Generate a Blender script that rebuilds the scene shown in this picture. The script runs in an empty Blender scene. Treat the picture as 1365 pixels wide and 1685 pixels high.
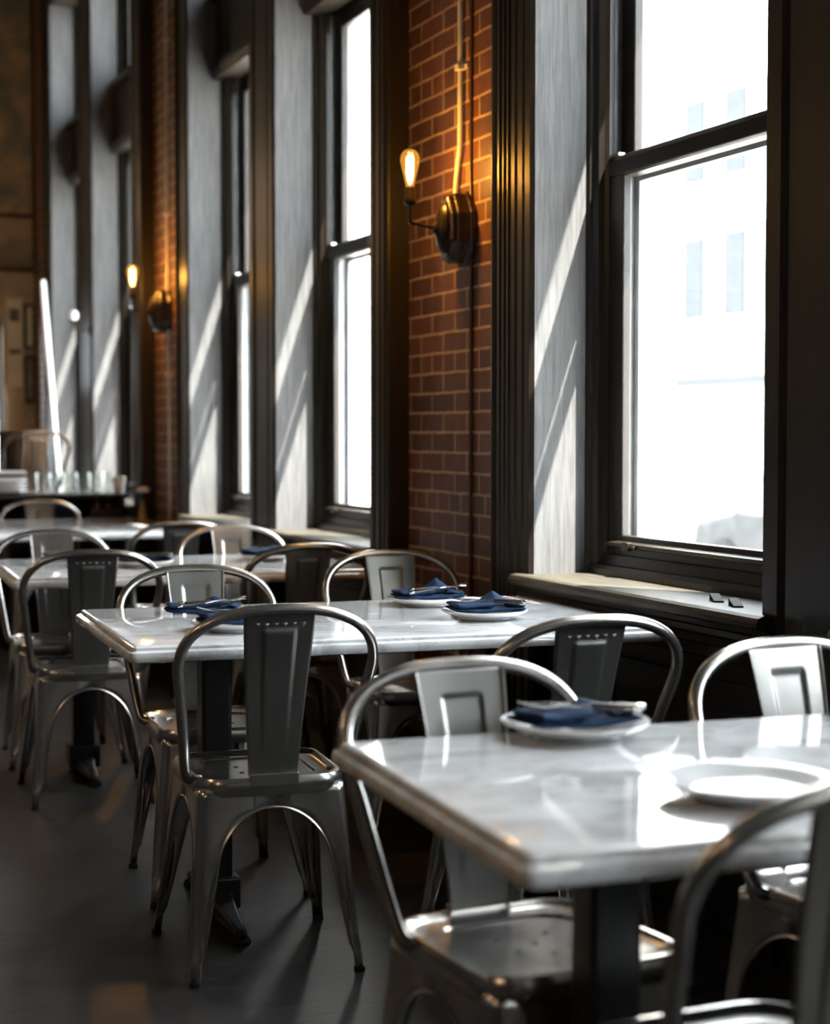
import bpy, bmesh, math, random
from mathutils import Vector, Matrix

# ------------------------------------------------------------------ camera, world, sun, exposure
S = bpy.context.scene
COL = S.collection
R = math.radians
YAW, PITCH, CAMZ = 21.7, 2.57, 1.222
cam_data = bpy.data.cameras.new('camera')
cam = bpy.data.objects.new('camera', cam_data); COL.objects.link(cam)
cam.location = (0, 0, CAMZ)
cam.rotation_euler = (R(90 - PITCH), 0, R(-YAW))
cam_data.sensor_fit = 'HORIZONTAL'; cam_data.sensor_width = 24.0; cam_data.lens = 24.0 * 2843 / 1365
cam_data.clip_start = 0.05; cam_data.clip_end = 300
cam_data.dof.use_dof = True; cam_data.dof.focus_distance = 4.25; cam_data.dof.aperture_fstop = 2.2
S.camera = cam

S.view_settings.view_transform = 'Standard'; S.view_settings.look = 'None'
S.view_settings.gamma = 1; S.view_settings.use_curve_mapping = False
S.view_settings.exposure = 0.0
S.cycles.use_denoising = True
S.cycles.max_bounces = 10; S.cycles.diffuse_bounces = 5; S.cycles.glossy_bounces = 5
S.cycles.transparent_max_bounces = 16; S.cycles.sample_clamp_indirect = 20.0
S.cycles.caustics_reflective = False; S.cycles.caustics_refractive = False

world = bpy.data.worlds.new('overcast bright sky'); S.world = world; world.use_nodes = True
wn = world.node_tree.nodes; wn['Background'].inputs[0].default_value = (0.83, 0.92, 1.0, 1)
wn['Background'].inputs[1].default_value = 20.0

sun_data = bpy.data.lights.new('sun', 'SUN'); sun_data.energy = 85.0; sun_data.angle = R(0.6)
sun_data.color = (1.0, 0.95, 0.86)
sun = bpy.data.objects.new('sun', sun_data); COL.objects.link(sun)
SUN_DIR = Vector((-1, 1.65, -3.13)).normalized()
sun.rotation_euler = SUN_DIR.to_track_quat('-Z', 'Y').to_euler()
sun.location = (12, -12, 20)

# ------------------------------------------------------------------ materials
def mat(name):
    m = bpy.data.materials.new(name); m.use_nodes = True
    nt = m.node_tree
    return m, nt, nt.nodes['Principled BSDF']
def node(nt, t, **kw):
    n = nt.nodes.new(t)
    for k, v in kw.items(): setattr(n, k, v)
    return n
def coords(nt, scale=(1, 1, 1), rot=(0, 0, 0), kind='Object'):
    tc = node(nt, 'ShaderNodeTexCoord'); mp = node(nt, 'ShaderNodeMapping')
    mp.inputs['Scale'].default_value = scale; mp.inputs['Rotation'].default_value = rot
    nt.links.new(tc.outputs[kind], mp.inputs['Vector'])
    return mp.outputs['Vector']
def noise(nt, vec, scale, detail=4, rough=0.55, dist=0.0):
    n = node(nt, 'ShaderNodeTexNoise'); n.inputs['Scale'].default_value = scale
    n.inputs['Detail'].default_value = detail; n.inputs['Roughness'].default_value = rough
    n.inputs['Distortion'].default_value = dist
    nt.links.new(vec, n.inputs['Vector']); return n.outputs['Fac']
def ramp(nt, fac, stops):
    r = node(nt, 'ShaderNodeValToRGB'); e = r.color_ramp.elements
    while len(e) < len(stops): e.new(0.5)
    for el, (p, c) in zip(e, stops):
        el.position = p; el.color = (*c, 1) if len(c) == 3 else c
    nt.links.new(fac, r.inputs['Fac']); return r.outputs['Color']
def bump(nt, b, fac, strength, dist=0.002):
    n = node(nt, 'ShaderNodeBump'); n.inputs['Strength'].default_value = strength
    n.inputs['Distance'].default_value = dist
    nt.links.new(fac, n.inputs['Height']); nt.links.new(n.outputs['Normal'], b.inputs['Normal'])
def simple(name, col, rough=0.5, metal=0.0, var=0.25, scale=8, bmp=0.0, spec=0.5, coat=0.0):
    m, nt, b = mat(name)
    v = coords(nt)
    f = noise(nt, v, scale)
    c0 = tuple(x * (1 - var) for x in col); c1 = tuple(min(1, x * (1 + var)) for x in col)
    nt.links.new(ramp(nt, f, [(0.3, c0), (0.7, c1)]), b.inputs['Base Color'])
    b.inputs['Roughness'].default_value = rough; b.inputs['Metallic'].default_value = metal
    b.inputs['Specular IOR Level'].default_value = spec
    b.inputs['Coat Weight'].default_value = coat
    if bmp: bump(nt, b, f, bmp)
    return m
def grain(name, c0, c1, rough, scale=(30, 30, 1.6), bmp=0.25, var_rough=0.0, spec=0.5):
    m, nt, b = mat(name)
    v = coords(nt, scale)
    f = noise(nt, v, 3.0, 6, 0.62, 0.6)
    nt.links.new(ramp(nt, f, [(0.32, c0), (0.68, c1)]), b.inputs['Base Color'])
    b.inputs['Roughness'].default_value = rough; b.inputs['Specular IOR Level'].default_value = spec
    bump(nt, b, f, bmp, 0.003)
    return m

M = {}
M['dark'] = grain('dark brown painted wood', (0.012, 0.009, 0.007), (0.022, 0.015, 0.010), 0.42, bmp=0.12, spec=0.3)
M['frame'] = grain('black brown sash paint', (0.010, 0.008, 0.006), (0.017, 0.013, 0.010), 0.33, bmp=0.06, spec=0.3)
M['reveal'] = grain('grey painted oak', (0.052, 0.053, 0.054), (0.098, 0.098, 0.099), 0.55, bmp=0.8, spec=0.15)
M['sill'] = grain('worn brown sill paint', (0.022, 0.020, 0.015), (0.060, 0.054, 0.042), 0.55, scale=(40, 2, 40), bmp=0.4, spec=0.15)
M['track'] = simple('grey metal jamb liner', (0.22, 0.23, 0.24), 0.4, 0.3)
M['panel'] = grain('black wainscot paint', (0.006, 0.005, 0.004), (0.014, 0.011, 0.009), 0.45, bmp=0.06)
M['ceil'] = simple('dark ceiling', (0.018, 0.017, 0.016), 0.7)
M['wallpaint'] = simple('charcoal plaster', (0.022, 0.021, 0.020), 0.7)
M['concrete'] = simple('pale pavement', (0.55, 0.54, 0.52), 0.85)
M['facade'] = simple('pale stone facade', (0.78, 0.77, 0.74), 0.8, var=0.06, scale=1.5, spec=0.0)
M['facadewin'] = simple('facade window glass', (0.058, 0.061, 0.064), 0.8, var=0.1, spec=0.0)
M['carpaint'] = simple('grey car paint', (0.035, 0.036, 0.037), 0.6, spec=0.05)
M['black'] = simple('black cast iron', (0.008, 0.008, 0.009), 0.38, 0.0, 0.3, 20, spec=0.5)
M['rubber'] = simple('black rubber', (0.01, 0.01, 0.01), 0.75, spec=0.2)
M['china'] = simple('white glazed china', (0.80, 0.80, 0.79), 0.12, var=0.02, coat=0.3)
M['silver'] = simple('polished cutlery steel', (0.75, 0.74, 0.72), 0.16, 1.0, 0.06)
M['handle'] = simple('dark cutlery handle', (0.03, 0.022, 0.018), 0.35)
M['navy'] = simple('navy cotton', (0.007, 0.024, 0.062), 0.85, 0, 0.35, 60, 0.15, spec=0.2)
M['bluecloth'] = simple('blue cotton', (0.03, 0.07, 0.20), 0.85, 0, 0.3, 60)
M['conduit'] = simple('off white painted conduit', (0.62, 0.59, 0.53), 0.4)
M['brownwire'] = simple('brown painted cable', (0.07, 0.035, 0.02), 0.5)
M['sconce'] = grain('dark stained mahogany', (0.014, 0.008, 0.006), (0.035, 0.018, 0.012), 0.25, bmp=0.08)
M['bronze'] = simple('dark bronze', (0.03, 0.022, 0.016), 0.32, 0.7)
M['tan'] = grain('tan wood', (0.36, 0.22, 0.10), (0.50, 0.33, 0.16), 0.5)
M['paper'] = simple('cream poster paper', (0.80, 0.72, 0.58), 0.8, var=0.12, scale=6)
M['ink'] = simple('grey print ink', (0.16, 0.14, 0.12), 0.8)
M['green'] = simple('dark green frame', (0.04, 0.07, 0.03), 0.5)
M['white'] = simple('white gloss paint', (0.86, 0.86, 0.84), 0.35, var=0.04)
M['beige'] = simple('beige plaster', (0.42, 0.33, 0.24), 0.7)
M['rose'] = simple('dark red label', (0.22, 0.04, 0.05), 0.5)

def metal_mat(name, c0, c1, rough):
    m, nt, b = mat(name)
    v = coords(nt, (5, 5, 2)); f = noise(nt, v, 1.4, 3, 0.5, 0.6)
    nt.links.new(ramp(nt, f, [(0.3, c0), (0.7, c1)]), b.inputs['Base Color'])
    mr = node(nt, 'ShaderNodeMapRange'); mr.inputs['To Min'].default_value = rough - 0.04; mr.inputs['To Max'].default_value = rough + 0.05
    nt.links.new(f, mr.inputs['Value']); nt.links.new(mr.outputs['Result'], b.inputs['Roughness'])
    b.inputs['Metallic'].default_value = 0.95
    return m
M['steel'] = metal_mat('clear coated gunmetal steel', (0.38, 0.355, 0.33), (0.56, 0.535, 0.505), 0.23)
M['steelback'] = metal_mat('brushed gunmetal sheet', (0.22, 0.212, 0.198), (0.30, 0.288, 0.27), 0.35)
M['copper'] = metal_mat('brown bronze steel', (0.07, 0.045, 0.03), (0.13, 0.085, 0.058), 0.42)

def brick_mat():
    m, nt, b = mat('painted red brick')
    tc = node(nt, 'ShaderNodeTexCoord'); sx = node(nt, 'ShaderNodeSeparateXYZ'); cx = node(nt, 'ShaderNodeCombineXYZ')
    nt.links.new(tc.outputs['Object'], sx.inputs[0])
    add = node(nt, 'ShaderNodeMath', operation='ADD')
    nt.links.new(sx.outputs['X'], add.inputs[0]); nt.links.new(sx.outputs['Y'], add.inputs[1])
    wob = noise(nt, coords(nt, (1, 1, 1)), 9, 3)
    wm = node(nt, 'ShaderNodeMath', operation='MULTIPLY_ADD'); wm.inputs[1].default_value = 0.008; 
    nt.links.new(wob, wm.inputs[0]); nt.links.new(sx.outputs['Z'], wm.inputs[2])
    nt.links.new(add.outputs[0], cx.inputs['X']); nt.links.new(wm.outputs[0], cx.inputs['Y'])
    br = node(nt, 'ShaderNodeTexBrick'); br.offset = 0.5; br.squash = 0.5; br.squash_frequency = 7
    br.inputs['Scale'].default_value = 1.0; br.inputs['Brick Width'].default_value = 0.203
    br.inputs['Row Height'].default_value = 0.0685; br.inputs['Mortar Size'].default_value = 0.0052
    br.inputs['Mortar Smooth'].default_value = 0.3; br.inputs['Bias'].default_value = -0.1
    br.inputs['Color1'].default_value = (0.15, 0.055, 0.028, 1); br.inputs['Color2'].default_value = (0.075, 0.032, 0.020, 1)
    br.inputs['Mortar'].default_value = (0.46, 0.31, 0.18, 1)
    nt.links.new(cx.outputs[0], br.inputs['Vector'])
    mx = node(nt, 'ShaderNodeMixRGB', blend_type='MULTIPLY'); mx.inputs['Fac'].default_value = 0.65
    nt.links.new(br.outputs['Color'], mx.inputs['Color1'])
    nt.links.new(ramp(nt, noise(nt, coords(nt), 14, 5), [(0.25, (0.45, 0.45, 0.45)), (0.75, (1.3, 1.25, 1.2))]), mx.inputs['Color2'])
    nt.links.new(mx.outputs[0], b.inputs['Base Color'])
    b.inputs['Roughness'].default_value = 0.5
    inv = node(nt, 'ShaderNodeMath', operation='MULTIPLY_ADD'); inv.inputs[1].default_value = 1.0
    f2 = noise(nt, coords(nt), 40, 4); sc = node(nt, 'ShaderNodeMath', operation='MULTIPLY'); sc.inputs[1].default_value = 0.25
    nt.links.new(f2, sc.inputs[0]); nt.links.new(sc.outputs[0], inv.inputs[2]); nt.links.new(br.outputs['Fac'], inv.inputs[0])
    bn = node(nt, 'ShaderNodeBump', invert=True); bn.inputs['Strength'].default_value = 0.6; bn.inputs['Distance'].default_value = 0.005
    nt.links.new(inv.outputs[0], bn.inputs['Height']); nt.links.new(bn.outputs['Normal'], b.inputs['Normal'])
    return m
M['brick'] = brick_mat()

def marble_mat():
    m, nt, b = mat('polished white marble')
    v = coords(nt, (1.0, 1.8, 1.0), (0, 0, 0.5))
    n1 = noise(nt, v, 3.2, 8, 0.6, 1.6)
    v2 = coords(nt, (1.6, 5.0, 1.0), (0, 0, -0.25)); n2 = noise(nt, v2, 2.2, 8, 0.65, 2.2)
    c1 = ramp(nt, n1, [(0.34, (0.52, 0.52, 0.525)), (0.5, (0.78, 0.78, 0.775)), (0.7, (0.88, 0.88, 0.87))])
    c2 = ramp(nt, n2, [(0.40, (1, 1, 1)), (0.485, (0.80, 0.79, 0.78)), (0.53, (1, 1, 1))])
    mx = node(nt, 'ShaderNodeMixRGB', blend_type='MULTIPLY'); mx.inputs['Fac'].default_value = 1
    nt.links.new(c1, mx.inputs['Color1']); nt.links.new(c2, mx.inputs['Color2'])
    nt.links.new(mx.outputs[0], b.inputs['Base Color'])
    b.inputs['Roughness'].default_value = 0.055; b.inputs['Specular IOR Level'].default_value = 0.6
    return m
M['marble'] = marble_mat()

def floor_mat():
    m, nt, b = mat('black stained plank floor')
    br = node(nt, 'ShaderNodeTexBrick'); br.offset = 0.37
    br.inputs['Scale'].default_value = 1; br.inputs['Brick Width'].default_value = 1.6; br.inputs['Row Height'].default_value = 0.125
    br.inputs['Mortar Size'].default_value = 0.0016; br.inputs['Color1'].default_value = (0.017, 0.0163, 0.017, 1)
    br.inputs['Color2'].default_value = (0.025, 0.0238, 0.024, 1); br.inputs['Mortar'].default_value = (0.006, 0.006, 0.006, 1)
    nt.links.new(coords(nt), br.inputs['Vector'])
    f = noise(nt, coords(nt, (2.5, 28, 1)), 2.0, 7, 0.65, 0.4)
    mx = node(nt, 'ShaderNodeMixRGB', blend_type='MULTIPLY'); mx.inputs['Fac'].default_value = 0.8
    nt.links.new(br.outputs['Color'], mx.inputs['Color1'])
    nt.links.new(ramp(nt, f, [(0.3, (0.3, 0.3, 0.3)), (0.7, (1.7, 1.65, 1.6))]), mx.inputs['Color2'])
    nt.links.new(mx.outputs[0], b.inputs['Base Color'])
    mr = node(nt, 'ShaderNodeMapRange'); mr.inputs['To Min'].default_value = 0.28; mr.inputs['To Max'].default_value = 0.5
    nt.links.new(noise(nt, coords(nt), 5, 6), mr.inputs['Value']); nt.links.new(mr.outputs['Result'], b.inputs['Roughness'])
    bump(nt, b, f, 0.3, 0.003)
    return m
M['floor'] = floor_mat()

def mural_mat():
    m, nt, b = mat('mottled painted panel')
    f = noise(nt, coords(nt), 3.0, 3, 0.5, 0.6)
    nt.links.new(ramp(nt, f, [(0.3, (0.10, 0.12, 0.11)), (0.5, (0.24, 0.21, 0.16)), (0.62, (0.42, 0.30, 0.19)), (0.8, (0.18, 0.21, 0.19))]), b.inputs['Base Color'])
    b.inputs['Roughness'].default_value = 0.5
    return m
M['mural'] = mural_mat()

def glass_mat(name, tint=(1, 1, 1), rough=0.02, ior=1.45):
    m = bpy.data.materials.new(name); m.use_nodes = True; nt = m.node_tree; nt.nodes.clear()
    out = node(nt, 'ShaderNodeOutputMaterial'); mix = node(nt, 'ShaderNodeMixShader')
    tr = node(nt, 'ShaderNodeBsdfTransparent'); gl = node(nt, 'ShaderNodeBsdfGlossy'); fr = node(nt, 'ShaderNodeFresnel')
    tr.inputs['Color'].default_value = (*tint, 1); gl.inputs['Roughness'].default_value = rough
    geo = node(nt, 'ShaderNodeNewGeometry'); mr = node(nt, 'ShaderNodeMapRange')   # same reflectance on both faces of the pane
    mr.inputs['To Min'].default_value = ior; mr.inputs['To Max'].default_value = 1 / ior
    nt.links.new(geo.outputs['Backfacing'], mr.inputs['Value']); nt.links.new(mr.outputs['Result'], fr.inputs['IOR'])
    nt.links.new(fr.outputs[0], mix.inputs[0]); nt.links.new(tr.outputs[0], mix.inputs[1]); nt.links.new(gl.outputs[0], mix.inputs[2])
    nt.links.new(mix.outputs[0], out.inputs['Surface'])
    return m
M['pane'] = glass_mat('clear window glass', (0.985, 0.99, 0.985), ior=1.3)
M['tumbler'] = glass_mat('clear tumbler glass', (0.97, 0.98, 0.975), ior=1.45)
M['amber'] = glass_mat('amber bulb glass', (1.0, 0.82, 0.50), ior=1.35)
def emit(name, col, s):
    m = bpy.data.materials.new(name); m.use_nodes = True; nt = m.node_tree; nt.nodes.clear()
    out = node(nt, 'ShaderNodeOutputMaterial'); e = node(nt, 'ShaderNodeEmission')
    e.inputs[0].default_value = (*col, 1); e.inputs[1].default_value = s
    nt.links.new(e.outputs[0], out.inputs['Surface']); return m
def bulb_glass():
    m = glass_mat('glowing amber bulb glass', (1.0, 0.80, 0.45), ior=1.4); nt = m.node_tree
    out = [n for n in nt.nodes if n.type == 'OUTPUT_MATERIAL'][0]; src = out.inputs['Surface'].links[0].from_socket
    e = node(nt, 'ShaderNodeEmission'); e.inputs[0].default_value = (1.0, 0.42, 0.07, 1); e.inputs[1].default_value = 0.35
    a = node(nt, 'ShaderNodeAddShader'); nt.links.new(src, a.inputs[0]); nt.links.new(e.outputs[0], a.inputs[1]); nt.links.new(a.outputs[0], out.inputs['Surface'])
    return m
M['amber'] = bulb_glass()
M['globe'] = emit('warm fill globe', (1.0, 0.66, 0.38), 55.0)
M['filament'] = emit('glowing filament', (1.0, 0.66, 0.26), 30.0)

# ------------------------------------------------------------------ mesh helpers
def box(bm, x0, x1, y0, y1, z0, z1):
    v = [bm.verts.new((x, y, z)) for z in (z0, z1) for y in (y0, y1) for x in (x0, x1)]
    for f in ((0, 2, 3, 1), (4, 5, 7, 6), (0, 1, 5, 4), (2, 6, 7, 3), (0, 4, 6, 2), (1, 3, 7, 5)):
        bm.faces.new([v[i] for i in f])
    return v
def prism_z(bm, pts, z0, z1):
    """plan polygon extruded upwards"""
    a = [bm.verts.new((x, y, z0)) for x, y in pts]; b = [bm.verts.new((x, y, z1)) for x, y in pts]
    n = len(pts)
    bm.faces.new(a); bm.faces.new(b)
    for i in range(n): bm.faces.new((a[i], a[(i + 1) % n], b[(i + 1) % n], b[i]))
def prism_y(bm, pts, y0, y1):
    """(x, z) polygon extruded along Y"""
    a = [bm.verts.new((x, y0, z)) for x, z in pts]; b = [bm.verts.new((x, y1, z)) for x, z in pts]
    n = len(pts)
    bm.faces.new(a); bm.faces.new(b)
    for i in range(n): bm.faces.new((a[i], a[(i + 1) % n], b[(i + 1) % n], b[i]))
def lathe(bm, prof, n=32, cx=0, cy=0, cz=0, cap0=True, cap1=True):
    rings = []
    for r, z in prof:
        rings.append([bm.verts.new((cx + r * math.cos(2 * math.pi * k / n), cy + r * math.sin(2 * math.pi * k / n), cz + z)) for k in range(n)])
    for a, b in zip(rings, rings[1:]):
        for k in range(n): bm.faces.new((a[k], a[(k + 1) % n], b[(k + 1) % n], b[k]))
    if cap0: bm.faces.new(rings[0][::-1])
    if cap1: bm.faces.new(rings[-1])
    return rings
def tube(bm, pts, rad, n=10, cap=True, flat=1.0):
    pts = [Vector(p) for p in pts]; rings = []
    up = None
    for i, p in enumerate(pts):
        t = (pts[min(i + 1, len(pts) - 1)] - pts[max(i - 1, 0)]).normalized()
        if up is None:
            ref = Vector((0, 0, 1)) if abs(t.z) < 0.9 else Vector((0, 1, 0))
            up = (ref - t * ref.dot(t)).normalized()
        else:
            up = (up - t * up.dot(t)).normalized()
        s = t.cross(up)
        r = rad[i] if isinstance(rad, (list, tuple)) else rad
        rings.append([bm.verts.new(p + (s * math.cos(2 * math.pi * k / n) + up * flat * math.sin(2 * math.pi * k / n)) * r) for k in range(n)])
    for a, b in zip(rings, rings[1:]):
        for k in range(n): bm.faces.new((a[k], a[(k + 1) % n], b[(k + 1) % n], b[k]))
    if cap: bm.faces.new(rings[0][::-1]); bm.faces.new(rings[-1])
def catmull(P, n=6):
    P = [Vector(p) for p in P]; out = []
    Q = [P[0] * 2 - P[1]] + P + [P[-1] * 2 - P[-2]]
    for i in range(1, len(Q) - 2):
        a, b, c, d = Q[i - 1:i + 3]
        for k in range(n):
            t = k / n
            out.append(0.5 * ((2 * b) + (c - a) * t + (2 * a - 5 * b + 4 * c - d) * t * t + (3 * b - a - 3 * c + d) * t ** 3))
    out.append(P[-1]); return out
def grid(bm, fn, nu, nv):
    vs = [[bm.verts.new(fn(i / nu, j / nv)) for i in range(nu + 1)] for j in range(nv + 1)]
    for j in range(nv):
        for i in range(nu): bm.faces.new((vs[j][i], vs[j][i + 1], vs[j + 1][i + 1], vs[j + 1][i]))
    return vs
def obj(name, bm, m, parent=None, smooth=True, bevel=0.0, solid=0.0, subsurf=0, world_space=None):
    """links a bmesh as ONE mesh object; world_space = root location to subtract"""
    bmesh.ops.recalc_face_normals(bm, faces=bm.faces)
    me = bpy.data.meshes.new(name); bm.to_mesh(me); bm.free()
    if world_space is not None: me.transform(Matrix.Translation(-Vector(world_space)))
    for mm in (m if isinstance(m, (list, tuple)) else [m]): me.materials.append(mm)
    o = bpy.data.objects.new(name, me); COL.objects.link(o)
    if parent: o.parent = parent
    if smooth:
        for p in me.polygons: p.use_smooth = True
        try: me.set_sharp_from_angle(angle=R(38))
        except Exception: pass
    if solid:
        md = o.modifiers.new('thickness', 'SOLIDIFY'); md.thickness = solid; md.offset = 0
    if bevel:
        md = o.modifiers.new('bevel', 'BEVEL'); md.width = bevel; md.segments = 3; md.limit_method = 'ANGLE'; md.angle_limit = R(40)
    if subsurf:
        md = o.modifiers.new('subdivision', 'SUBSURF'); md.levels = subsurf; md.render_levels = subsurf
    return o
def BM(): return bmesh.new()
def tag(o, label, cat, group=None):
    o['label'] = label; o['category'] = cat
    if group: o['group'] = group
    return o
def empty(name, loc, rz=0):
    o = bpy.data.objects.new(name, None); COL.objects.link(o)
    o.location = loc; o.rotation_euler = (0, 0, rz); o.empty_display_size = 0.1
    return o
def struct(o): o['kind'] = 'structure'; return o
KIDS = {}
def copy_tree(o, parent=None):
    c = o.copy(); COL.objects.link(c); c.parent = parent
    for ch in list(o.children): copy_tree(ch, c)
    return c

# ------------------------------------------------------------------ the room shell
XF, XB, XO = 2.215, 2.30, 2.72        # casing face, brick face, outer wall face
ZH = 3.05                            # head of the sash windows
CEIL = 4.95
WIN = [(3.41, 4.64), (6.03, 7.233), (7.608, 8.742), (10.06, 11.251), (11.63, 12.759),
       (1.93, 3.02), (-0.70, 0.52), (-2.20, -1.08)]
FARY, BACKY, LEFTX = 14.0, -5.0, -7.0

bm = BM(); box(bm, LEFTX - .2, XO, BACKY - .2, FARY + .2, -0.12, 0); struct(obj('floor', bm, M['floor'], smooth=False))
bm = BM(); box(bm, LEFTX - .2, XO, BACKY - .2, FARY + .2, CEIL, CEIL + .15); struct(obj('ceiling', bm, M['ceil'], smooth=False))
bm = BM(); box(bm, LEFTX - .2, LEFTX, BACKY, FARY, 0, CEIL); struct(obj('wall_left', bm, M['wallpaint'], smooth=False))
bm = BM(); box(bm, LEFTX - .2, XO, BACKY - .2, BACKY, 0, CEIL); struct(obj('wall_back', bm, M['wallpaint'], smooth=False))

# brick wall with openings
bm = BM()
order = sorted(WIN)
ed = [BACKY]
for a, b in order: ed += [a - 0.02, b + 0.02]
ed.append(FARY)
for k in range(0, len(ed), 2):
    box(bm, XB, 2.44, ed[k], ed[k + 1], 0, CEIL); box(bm, 2.4401, XO, ed[k], ed[k + 1], 0, CEIL)
for a, b in order:
    box(bm, XB, XO, a - .02, b + .02, 0, 0.78)
    box(bm, 2.57, XO, a - .02, b + .02, ZH, 3.5)
    box(bm, XB + .1, XO, a - .02, b + .02, 4.35, CEIL)
wr = struct(obj('wall_right', bm, [M['brick'], M['facade']], smooth=False))
for p in wr.data.polygons:
    if p.center.x > 2.44: p.material_index = 1
# unseen ledge added above the transoms to block the sun
bm = BM(); box(bm, XO, XO + .42, BACKY, FARY, 4.98, 5.12); struct(obj('trim_1', bm, M['facade'], smooth=False))

# far wall: panelled upper part, plastered lower part, glazed door slot
DX0, DX1 = 1.80, 2.045
bm = BM(); box(bm, LEFTX, DX0, FARY, FARY + .2, 0, CEIL); box(bm, DX1, XO, FARY, FARY + .2, 0, CEIL); box(bm, DX0, DX1, FARY, FARY + .2, 2.15, CEIL)
struct(obj('wall_far', bm, M['beige'], smooth=False))
bm = BM(); box(bm, LEFTX, XB - .02, FARY - .06, FARY, 2.58, CEIL); struct(obj('trim_2', bm, M['mural'], smooth=False))
bm = BM()
for z in (2.52, 2.93): box(bm, LEFTX, XB - .02, FARY - .1, FARY, z, z + .03)
struct(obj('trim_3', bm, M['copper'], smooth=False, bevel=.006))
root = struct(empty('door_1', ((DX0 + DX1) / 2, FARY + .1, 0)))
bm = BM()
for a, b in ((DX0, DX0 + .05), (DX1 - .03, DX1)): box(bm, a, b, FARY + .06, FARY + .12, 0, 2.15)
for a, b in ((0, .25), (.85, .90), (2.08, 2.15)): box(bm, DX0, DX1, FARY + .07, FARY + .11, a, b)
obj('door_frame', bm, M['frame'], root, False, .004, world_space=root.location)
bm = BM(); box(bm, DX0 + .03, DX1 - .02, FARY + .088, FARY + .094, .2, 2.1); obj('door_glass', bm, M['pane'], root, False, world_space=root.location)
bm = BM(); tube(bm, [(1.825, FARY + .06, .9), (1.825, FARY + .03, .95), (1.825, FARY + .03, 1.2), (1.825, FARY + .06, 1.25)], .01); obj('door_handle', bm, M['silver'], root, world_space=root.location)

# baseboards on the brick piers
bm = BM()
for k in range(0, len(ed), 2): box(bm, XB - .025, XB, ed[k] + .0, ed[k + 1] - .0, 0, .16)
struct(obj('baseboard_right', bm, M['panel'], smooth=False, bevel=.005))

# ------------------------------------------------------------------ windows
def flute_profile(y_in, y_out):
    """plan of a moulded casing, from the opening edge (y_in) out over the brick (y_out)"""
    d = 1 if y_out > y_in else -1; w = abs(y_out - y_in)
    P = [(XB, y_in)]
    steps = [(0, .012), (.012, 0), (.045, 0), (.052, .012), (.060, .012), (.068, .002), (.10, .002), (.108, .014), (.118, .014), (.126, .004)]
    for t, x in steps:
        if t < w - .05: P.append((XF + x, y_in + d * t))
    t = .15
    while t < w - .07:
        P += [(XF + .004, y_out and y_in + d * t), (XF + .015, y_in + d * (t + .006)), (XF + .015, y_in + d * (t + .012)), (XF + .001, y_in + d * (t + .018))]; t += .032
    P += [(XF + .004, y_out - d * .05), (XF + .016, y_out - d * .042), (XF + .004, y_out - d * .028), (XF, y_out - d * .018), (XF + .004, y_out - d * .003), (XF + .012, y_out), (XB, y_out)]
    return P
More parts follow.
